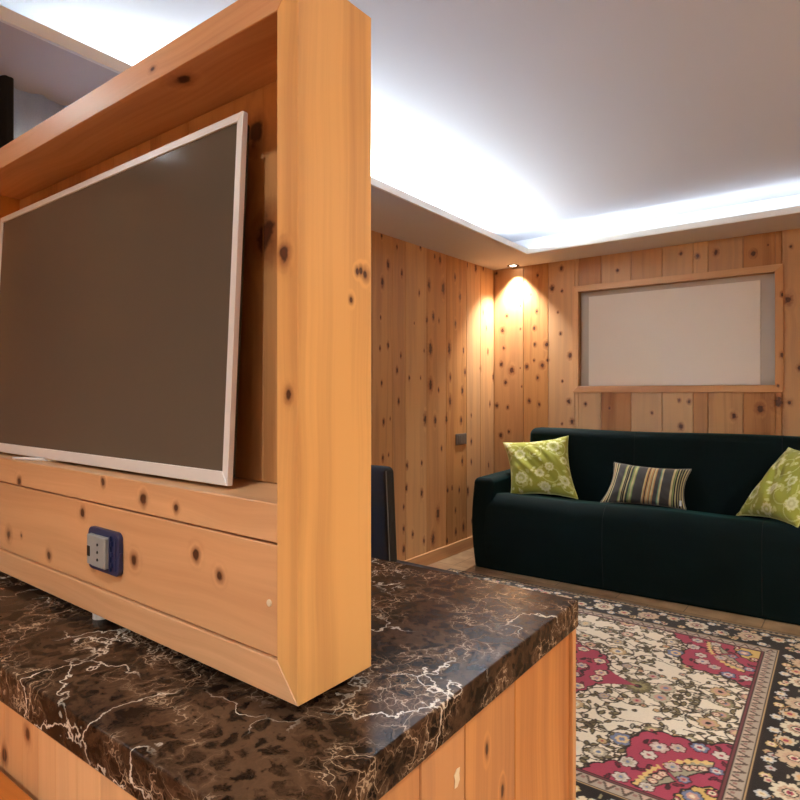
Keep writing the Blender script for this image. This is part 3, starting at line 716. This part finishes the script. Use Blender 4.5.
# ------------------------------------------------------------------ rug (one quarter is drawn, the weave mirrors it)
RA, RB = 1.075, .975
def rug_colors(res):
    p = Paint(RA, RB, res, (230, 217, 194)); X, Y = p.X, p.Y
    r = random.Random(11); ALL = np.ones_like(X, bool)
    dx, dy = RA-X, RB-Y; e = np.minimum(dx, dy)
    fld = e > .305
    DK = (44, 33, 27)
    CREAM = (222, 206, 174); BLUE = (112, 122, 150); PINK = (198, 150, 132); OLV = (150, 140, 104); TAN = (196, 164, 118); LILAC = (168, 150, 148); GRY = (178, 166, 146); RED = (164, 62, 82)
    pal = [BLUE, PINK, OLV, TAN, LILAC, GRY, (186, 176, 150)]
    fx, fy = RA-.305, RB-.305
    # ---- field vines and flowers
    p.clip = fld
    cen = []
    for gy in range(6):
        for gx in range(7):
            cen.append(((gx+.5*(gy % 2))*.125+r.uniform(-.03, .03), gy*.125+r.uniform(-.03, .03)+.03))
    for i, (x, y) in enumerate(cen):
        p.spiral(x, y, .055+.03*r.random(), r.random()*6, 1.15, 1 if i % 2 else -1, (62, 50, 38), .0028, (120, 106, 74))
    for (x, y), (x2, y2) in zip(cen, cen[1:]):
        if math.hypot(x2-x, y2-y) < .2: p.stroke([(x+(x2-x)*t_, y+(y2-y)*t_+.02*math.sin(t_*6.28)) for t_ in np.linspace(0, 1, 9)], .0024, (84, 70, 52))
    for _ in range(70):
        x, y = r.uniform(0, fx), r.uniform(0, fy); a = r.random()*6.3
        p.leaf(x, y, .012+.012*r.random(), .0065, a, r.choice([(118, 104, 72), (96, 84, 60), OLV, GRY]), (58, 46, 34))
    for i, (x, y) in enumerate(cen):
        if i % 3 == 2: continue
        p.flower(x+r.uniform(-.02, .02), y, (.036 if i % 4 == 0 else .023)+.008*r.random(), r.choice([6, 8, 8, 10]), r.choice(pal), r.choice([TAN, (216, 186, 140), CREAM, PINK]), r.choice([RED, DK, BLUE]), (96, 80, 62), .26, r.random())
    for _ in range(40):
        x, y = r.uniform(0, fx), r.uniform(0, fy)
        p.flower(x, y, .011+.007*r.random(), 5, r.choice(pal), r.choice([CREAM, TAN]), RED, (80, 66, 50), .25)
    # palmette on the axis just beyond the medallion tip
    p.flower(.40, 0, .06, 12, (110, 98, 66), (150, 138, 96), DK, (60, 48, 36), .3)
    # ---- centre medallion
    def med(scale): 
        a = np.arctan2(Y, X); d = np.hypot(X/.98, Y)
        lobes = .255*(1+.10*np.abs(np.cos(4*a)))+.014*np.abs(np.cos(16*a))
        tip = (np.abs(Y) < .075*np.clip((.40-X)/.14, 0, 1)**1.3) & (X > .2)
        tipv = (np.abs(X) < .06*np.clip((.40-Y)/.14, 0, 1)**1.3) & (Y > .2)
        return (d < lobes*scale) | ((tip | tipv) & (scale >= 1)) 
    p.fill(med(1.035) & ALL, DK); p.fill(med(1.0), RED)
    p.clip = med(.97)
    for _ in range(46):
        x, y = r.uniform(0, .3), r.uniform(0, .3)
        p.leaf(x, y, .016, .006, r.random()*6, r.choice([(60, 40, 40), (118, 40, 52)]), (52, 30, 30))
    for x, y in ((.24, .03), (.20, .14), (.10, .22), (.03, .27), (.27, .11), (.12, .28), (.15, .05)):
        p.flower(x, y, .026, 6, r.choice([CREAM, (206, 186, 168)]), r.choice([PINK, GRY]), BLUE, (70, 34, 36), .3)
    p.clip = None; p.fill(med(.52), DK); p.fill(med(.50), (206, 176, 108))
    p.clip = med(.48)
    for x, y in ((0, 0), (.10, .03), (.04, .10)): p.flower(x, y, .04, 8, RED, BLUE, CREAM, DK)
    # ---- corner spandrels
    cx, cy = fx-X, fy-Y
    a = np.arctan2(cy, cx)
    d = np.hypot(cx/.325, cy/.425)
    edge = 1+.10*np.cos(a*7.0)+.035*np.abs(np.cos(a*21))
    sp = fld & (d < edge)
    p.clip = fld; p.fill((d < edge+.028), DK); p.fill(d < edge, RED)
    p.clip = sp
    for _ in range(40):
        x, y = fx-r.uniform(0, .4), fy-r.uniform(0, .46)
        p.leaf(x, y, .018, .006, r.random()*6, r.choice([(112, 36, 50), (70, 40, 40)]), (62, 28, 34))
    band = np.abs(d-(.56+.05*np.cos(a*4)))
    p.fill((band < .085) & (np.abs(a-.42) < .33), DK); p.fill((band < .068) & (np.abs(a-.42) < .31), (158, 150, 126)); p.fill((np.abs(d-.65) < .022+.012*np.cos(a*60)) & (np.abs(a-.42) < .32), (218, 184, 116))
    p.fill((band < .085) & (np.abs(a-1.12) < .33), DK); p.fill((band < .068) & (np.abs(a-1.12) < .31), (158, 150, 126)); p.fill((np.abs(d-.65) < .022+.012*np.cos(a*60)) & (np.abs(a-1.12) < .32), (218, 184, 116))
    for aa, dd, rr in ((.10, .80, .026), (.35, .86, .03), (.62, .82, .026), (.8, .88, .032), (.78, .60, .026), (1.0, .84, .026), (1.25, .86, .03), (1.48, .8, .026), (.12, .56, .022), (1.45, .56, .022), (.8, .43, .02)):
        p.flower(fx-.325*dd*math.cos(aa), fy-.425*dd*math.sin(aa), rr, 6, r.choice([(206, 194, 180), BLUE, (198, 170, 160)]), r.choice([(206, 194, 180), PINK, GRY]), r.choice([BLUE, RED]), (84, 34, 40), .32, r.random())
    for aa in (.42, 1.12):
        for q in (-.12, .0, .12): p.flower(fx-.325*.56*math.cos(aa+q), fy-.425*.56*math.sin(aa+q), .015, 5, PINK, CREAM, RED, DK)
    yl = .30+.03*np.abs(((a*9/PI) % 1)-.5)*2
    p.fill(d < yl+.02, DK); p.fill(d < yl, (206, 172, 100))
    p.clip = sp & (d < yl)
    p.flower(fx-.06, fy-.06, .03, 6, BLUE, PINK, CREAM, DK); p.flower(fx-.015, fy-.11, .018, 5, RED, CREAM, DK, DK); p.flower(fx-.10, fy-.015, .018, 5, RED, CREAM, DK, DK)
    # ---- borders
    p.clip = None
    p.fill(e <= .305, DK); p.fill((e < .300) & (e > .294), (112, 60, 62)); p.fill((e < .289) & (e > .245), (172, 156, 138))
    s_ = np.where(dx < dy, Y, X)
    ph = (s_/.052) % 1; q = (e-.245)/.044
    tri = (np.abs(ph-.5)*2 < q*.9) & (e < .286) & (e > .250)
    p.fill(tri, (92, 74, 62)); p.fill((np.abs(ph-.5)*2 < q*.9-.35) & (e < .284) & (e > .252), (196, 168, 148))
    p.fill((np.hypot((ph-.0)*.052, e-.272) < .007) | (np.hypot((ph-1.)*.052, e-.272) < .007), (150, 112, 100))
    p.fill((e < .243) & (e > .2365), (192, 158, 112))
    p.fill(e < .2315, DK)
    mb = (e < .229) & (e > .034); p.fill(mb, (36, 28, 24))
    p.clip = mb
    def border(axis):
        L = RA if axis == 0 else RB
        P = (lambda t, o: (t, RB-o)) if axis == 0 else (lambda t, o: (RA-o, t))
        end = L-.132; per = end/4
        pts = [P(t, .132+.062*math.sin(t/per*PI)) for t in np.linspace(0, end, 90)]
        p.stroke(pts, .0042, (172, 134, 92))
        for k in range(5):
            t0 = k*per
            for _ in range(8):
                t, o = t0+r.uniform(-per/2, per/2), r.uniform(.045, .22)
                x, y = P(t, o); p.leaf(x, y, .017, .007, r.random()*6, r.choice([OLV, TAN, GRY, (188, 176, 150)]), (36, 28, 24))
            for _ in range(6):
                t, o = t0+r.uniform(-per/2, per/2), r.choice([.06, .075, .19, .205])
                x, y = P(t, o); p.flower(x, y, .016, 5, r.choice([(206, 196, 178), (186, 178, 172), CREAM, TAN]), r.choice([PINK, TAN, GRY]), RED, (36, 28, 24), .25, r.random())
            x, y = P(t0, .132); p.flower(x, y, .056, 10, r.choice([(214, 200, 172), (196, 170, 138)]), (188, 154, 128), (150, 90, 76), (30, 24, 22), .28, .2)
            p.flower(x, y, .018, 6, CREAM, RED, DK, DK)
            x, y = P(t0+per/2, .132+.03*(-1)**k); p.flower(x, y, .034, 8, (198, 184, 160), (206, 164, 118), RED, (30, 24, 22), .3)
            for o_ in (.065, .2):
                x, y = P(t0+per*.25, o_); p.flower(x, y, .022, 6, (186, 184, 182), CREAM, TAN, (30, 24, 22), .3)
                x, y = P(t0+per*.75, o_); p.flower(x, y, .020, 6, (206, 178, 120), CREAM, RED, (30, 24, 22), .3)
    border(0); border(1)
    p.clip = None
    p.fill((e < .032) & (e > .027), (172, 140, 100)); og = (e < .025) & (e > .010)
    p.fill(og, (150, 134, 112)); p.fill(og & (((s_/.026) % 1) < .45), (60, 48, 40))
    p.fill(e < .009, (52, 42, 34))
    # woven irregularity
    rs = np.random.RandomState(4); p.C *= (1+.10*(rs.rand(p.ny, p.nx, 1)-.5))
    return p.C

def rug():
    res = .004
    Q = rug_colors(res)
    top = np.concatenate([Q[:, :0:-1], Q], 1); full = np.concatenate([top[:0:-1], top], 0)
    ny, nx = full.shape[:2]
    xs = np.linspace(-RA, RA, nx); ys = np.linspace(-RB, RB, ny)
    X, Y = np.meshgrid(xs, ys)
    Z = .0085+.0012*np.sin(X*9+1)*np.sin(Y*7)
    co = np.stack([X, Y, Z], -1).reshape(-1, 3)
    idx = np.arange(nx*ny).reshape(ny, nx)
    F = np.stack([idx[:-1, :-1], idx[:-1, 1:], idx[1:, 1:], idx[1:, :-1]], -1).reshape(-1, 4)
    rim = np.concatenate([idx[0, :-1], idx[:-1, -1], idx[-1, :0:-1], idx[:0:-1, 0]])
    low = co[rim].copy(); low[:, 2] = .0006; lid = np.arange(len(rim))+len(co)
    nxt = np.roll(rim, -1); nlid = np.roll(lid, -1)
    F2 = np.stack([rim, lid, nlid, nxt], -1)
    co = np.concatenate([co, low]); F = np.concatenate([F, F2])
    col = np.concatenate([full.reshape(-1, 3), full.reshape(-1, 3)[rim]])
    me = bpy.data.meshes.new('rug')
    me.vertices.add(len(co)); me.vertices.foreach_set('co', co.ravel())
    me.loops.add(F.size); me.loops.foreach_set('vertex_index', F.ravel().astype(np.int32))
    me.polygons.add(len(F)); me.polygons.foreach_set('loop_start', np.arange(0, F.size, 4, dtype=np.int32))
    me.update(calc_edges=True); me.validate()
    at = me.color_attributes.new('weave', 'FLOAT_COLOR', 'POINT')
    at.data.foreach_set('color', np.concatenate([col, np.ones((len(col), 1))], 1).ravel().astype(np.float32))
    me.materials.append(attr_mat('woven_wool', 'weave', .95, .15, 420, .4))
    o = bpy.data.objects.new('patterned_rug', me); COL.objects.link(o)
    o.location = (-1.135, 2.535, 0); o.rotation_euler = (0, 0, math.radians(1.7))
    tag(o, 'cream and crimson oriental rug with dark floral border in front of the sofa', 'rug')
rug()

# ------------------------------------------------------------------ cushions
def floral(seed):
    p = Paint(.44, .44, .0034, (166, 168, 66)); r = random.Random(seed)
    CR = (226, 226, 172); LT = (204, 206, 124); BG = (166, 168, 66)
    for x, y, q in ((.08, .10, .07), (.30, .14, .08), (.20, .30, .085), (.37, .34, .07), (.06, .33, .06), (.40, .06, .06)):
        p.spiral(x, y, q, r.random()*6, 1.1, r.choice([-1, 1]), LT, .0034)
    for _ in range(46):
        p.leaf(r.uniform(0, .44), r.uniform(0, .44), .012+.014*r.random(), .007, r.random()*6, r.choice([CR, LT, LT]), LT)
    for x, y, q in ((.11, .30, .040), (.33, .36, .046), (.09, .12, .046), (.30, .20, .03), (.22, .15, .032), (.38, .10, .036), (.21, .41, .028), (.40, .24, .028), (.24, .04, .036), (.02, .41, .03)):
        p.flower(x+r.uniform(-.01, .01), y+r.uniform(-.01, .01), q, r.choice([8, 10]), CR, r.choice([(196, 198, 116), (206, 206, 150)]), r.choice([CR, BG]), LT, .22, r.random())
    for _ in range(26): p.flower(r.uniform(0, .44), r.uniform(0, .44), .008, 5, CR, CR, BG, LT)
    return p
def stripes(seed):
    p = Paint(.46, .28, .0031, (78, 76, 74)); X = p.X
    def st(a, b_, c): p.fill((X >= a) & (X < b_), c)
    CR = (206, 194, 142); GR = (146, 164, 104); DKS = (46, 46, 46); OR = (190, 146, 96); TE = (120, 158, 128)
    for x0 in (.0, .085, .215, .30, .385):
        pass
    seq = [(.000, .008, DKS), (.008, .014, CR), (.014, .024, (150, 110, 84)), (.024, .030, CR), (.030, .040, DKS), (.040, .046, CR),
           (.092, .098, GR), (.098, .108, CR), (.108, .112, DKS), (.112, .118, (150, 146, 110)), (.118, .126, DKS), (.126, .132, CR), (.132, .144, (70, 78, 70)), (.144, .154, GR), (.154, .164, CR), (.164, .170, GR),
           (.222, .228, CR), (.228, .236, OR), (.236, .240, DKS), (.240, .248, OR), (.248, .252, CR), (.252, .262, OR), (.262, .266, DKS), (.266, .276, CR), (.276, .280, OR),
           (.302, .310, TE), (.310, .318, CR),
           (.372, .384, CR), (.384, .388, DKS), (.388, .394, GR), (.394, .404, DKS), (.404, .410, CR), (.410, .418, DKS), (.418, .424, (150, 146, 110)), (.424, .434, DKS), (.434, .440, CR), (.440, .448, (80, 70, 66)), (.448, .454, CR)]
    for a, b_, c in seq: st(a, b_, c)
    return p
M_floral = attr_mat('green_floral_print', 'print', .8, .25, 600, .2)
M_stripe = attr_mat('striped_weave', 'print', .85, .2, 600, .2)
M_pipe_g = plain('green_piping', lin(206, 210, 130), .8)
M_pipe_s = plain('grey_piping', lin(120, 116, 104), .8)
M_tagw = plain('white_label', lin(235, 235, 230), .7)
def cushion(name, label, corners, depth, paint, mat, pmat, seed, group=None, ears=.02, flange=0.):
    """corners BL BR TR TL in world space; a stuffed bag with pinched corners"""
    BL, BR, TR, TL = [Vector(c) for c in corners]
    cen = (BL+BR+TR+TL)/4
    base = Vector((cen.x, cen.y, min(BL.z, BR.z)))
    t_ = thing(name, label, 'cushion', base, 0, group)
    nrm = ((BR-BL).cross(TL-BL)).normalized()
    ny, nx = paint.C.shape[:2]
    off_ = Vector((seed*3.1, seed*1.7, 0))
    def P(u, v, side):
        a, c = 2*u-1, 2*v-1
        pin = .12                                     # edges draw in between the ears
        uu = a*(1-pin*(1-c*c)*abs(a)**3); vv = c*(1-pin*(1-a*a)*abs(c)**3)
        U, V = (uu+1)/2, (vv+1)/2
        p = BL*(1-U)*(1-V)+BR*U*(1-V)+TR*U*V+TL*(1-U)*V
        fa = 1-abs(a)**2.6; fc = 1-abs(c)**2.6
        f = max(0, fa*fc)**.55
        wr = mnoise.noise(Vector((u*5, v*5+u*3, 0))+off_)*.16+mnoise.noise(Vector((u*11+v*6, v*4, 2))+off_)*.08
        e = min(1, 6*min(u, 1-u, v, 1-v)+.0)
        h = depth*.5*f*(1+wr*e)
        rip = mnoise.noise(Vector((u*9, v*9, 5))+off_)*.006*(1-f)
        return p+nrm*(side*h+rip)-base
    bm = bmesh.new(); cl = bm.verts.layers.float_color.new('print')
    grids = []
    for side in (1, -1):
        st = 1 if side == 1 else 2
        js, is_ = list(range(0, ny, st)), list(range(0, nx, st))
        if js[-1] != ny-1: js.append(ny-1)
        if is_[-1] != nx-1: is_.append(nx-1)
        g_ = []
        for j in js:
            row = []
            for i in is_:
                v_ = bm.verts.new(P(i/(nx-1), j/(ny-1), side)); c = paint.C[j, i]; v_[cl] = (c[0], c[1], c[2], 1); row.append(v_)
            g_.append(row)
        for a, c in zip(g_, g_[1:]):
            for k in range(len(is_)-1):
                q = (a[k], a[k+1], c[k+1], c[k]); bm.faces.new(q if side == 1 else q[::-1])
    bmesh.ops.remove_doubles(bm, verts=[v for v in bm.verts if v.is_boundary], dist=.0004)
    me = bpy.data.meshes.new('cover'); bm.to_mesh(me); bm.free(); me.materials.append(mat)
    for p in me.polygons: p.use_smooth = True
    o = bpy.data.objects.new('cover', me); COL.objects.link(o); o.parent = t_
    ed = [P(i/40, 0, 0) for i in range(40)]+[P(1, i/40, 0) for i in range(40)]+[P(1-i/40, 1, 0) for i in range(40)]+[P(0, 1-i/40, 0) for i in range(40)]
    b = MB(); b.tube(ed, .0042, 8, True); b.build('piping', pmat, t_, True)
    return t_, P
cushion('floral_cushion', 'lime green floral cushion leaning at the left end of the sofa beside the armrest',
        [(-1.965, 3.83, .487), (-1.535, 3.96, .487), (-1.66, 4.10, .895), (-2.115, 4.00, .833)], .17, floral(3), M_floral, M_pipe_g, 1, None)
sc_, SP = cushion('striped_cushion', 'small grey cushion with green and tan stripes at the middle of the sofa',
        [(-1.372, 3.925, .485), (-.872, 4.00, .485), (-.863, 4.10, .722), (-1.318, 4.03, .740)], .15, stripes(5), M_stripe, M_pipe_s, 2)
q = SP(.955, .13, 1.0)
b = MB(); b.box(q.x-.006, q.x+.006, q.y-.010, q.y-.007, q.z-.018, q.z+.016, bev=.0008); b.build('care_label', M_tagw, sc_)
cushion('floral_cushion', 'lime green floral cushion at the right edge of the view on the sofa seat',
        [(-.60, 4.00, .485), (-.283, 3.76, .500), (-.06, 3.93, .89), (-.353, 4.12, .882)], .18, floral(8), M_floral, M_pipe_g, 4, None)

# ------------------------------------------------------------------ light: cove strips, added unseen fill downlights, daylight
def cove(name, x, y, ln, rz, e, dx, dy, el=90):
    ld = bpy.data.lights.new(name, 'AREA'); ld.shape = 'RECTANGLE'; ld.size = ln; ld.size_y = .03; ld.energy = e; ld.color = (.84, .96, 1.0); ld.spread = PI
    o = bpy.data.objects.new(name, ld); COL.objects.link(o); o.location = (x, y, ZS+.030); o.rotation_euler = (PI, 0, rz)
    d = Vector((math.cos(math.radians(el))*dx, math.cos(math.radians(el))*dy, math.sin(math.radians(el))))
    X = Vector((math.cos(rz), math.sin(rz), 0)); Zl = -d; Yl = Zl.cross(X).normalized(); X = Yl.cross(Zl)
    o.rotation_euler = Matrix((X, Yl, Zl)).transposed().to_euler()
COVE = 11.
cove('cove_light_left', -2.16, 1.83, 4.26, PI/2+math.radians(1.7), COVE*4.26*1.6, 1, 0, 42)
cove('cove_light_back', 0, 4.12, 3.7, 0, COVE*3.7*.2, 0, 1, 12)
cove('cove_light_right', 2.16, 1.70, 4.5, PI/2, COVE*4.5*.2, -1, 0, 30)
G = 'added fill downlights around the soffit outside the view'  # unseen fixtures added to light the room and the cabinet
for x, y, c_ in ((2.15, .6, (.98, .97, .86)), (2.15, 2.4, (.97, .98, .9)), (.9, -1.6, (.88, .97, 1)), (-.7, -1.6, (.88, .97, 1))):
    downlight(x, y, 'added fill light built as a recessed downlight in the soffit out of view', 118, 2.6, G, None, c_)
downlight(-.25, -.42, 'added unseen fill downlight in the raised ceiling behind the camera', 40, 2.5, None, ZC, (.93, .98, .97))  # added to brighten the upper cabinet front
downlight(.7, .78, 'added unseen fill downlight in the raised ceiling right of the camera', 60, 2.5, None, ZC, (1, .97, .85))  # added to brighten the cabinet side from the right
downlight(1.25, 2.7, 'added unseen fill downlight in the raised ceiling right of the sofa view', 95, 2.6, None, ZC, (.93, .98, .95))  # added to brighten the end wall and its panel

W = bpy.data.worlds.new('World'); SC.world = W; W.use_nodes = True
bg = W.node_tree.nodes['Background']
sky = W.node_tree.nodes.new('ShaderNodeTexSky'); sky.sky_type = 'NISHITA'; sky.sun_disc = False; sky.sun_elevation = math.radians(20)
W.node_tree.links.new(sky.outputs[0], bg.inputs[0]); bg.inputs[1].default_value = 4.

# ------------------------------------------------------------------ camera
cd = bpy.data.cameras.new('camera'); cam = bpy.data.objects.new('camera', cd); COL.objects.link(cam)
cam.location = (0, 0, 1.2); cam.rotation_euler = (PI/2, 0, math.radians(37.5))
cd.sensor_width = 36; cd.lens = 36*608/800; cd.shift_y = -7.5/800; cd.clip_start = .02
SC.camera = cam
SC.view_settings.view_transform = 'Standard'; SC.view_settings.look = 'None'; SC.view_settings.gamma = 1; SC.view_settings.use_curve_mapping = False
SC.view_settings.exposure = .42
SC.cycles.use_denoising = True
SC.cycles.max_bounces = 8; SC.cycles.diffuse_bounces = 5
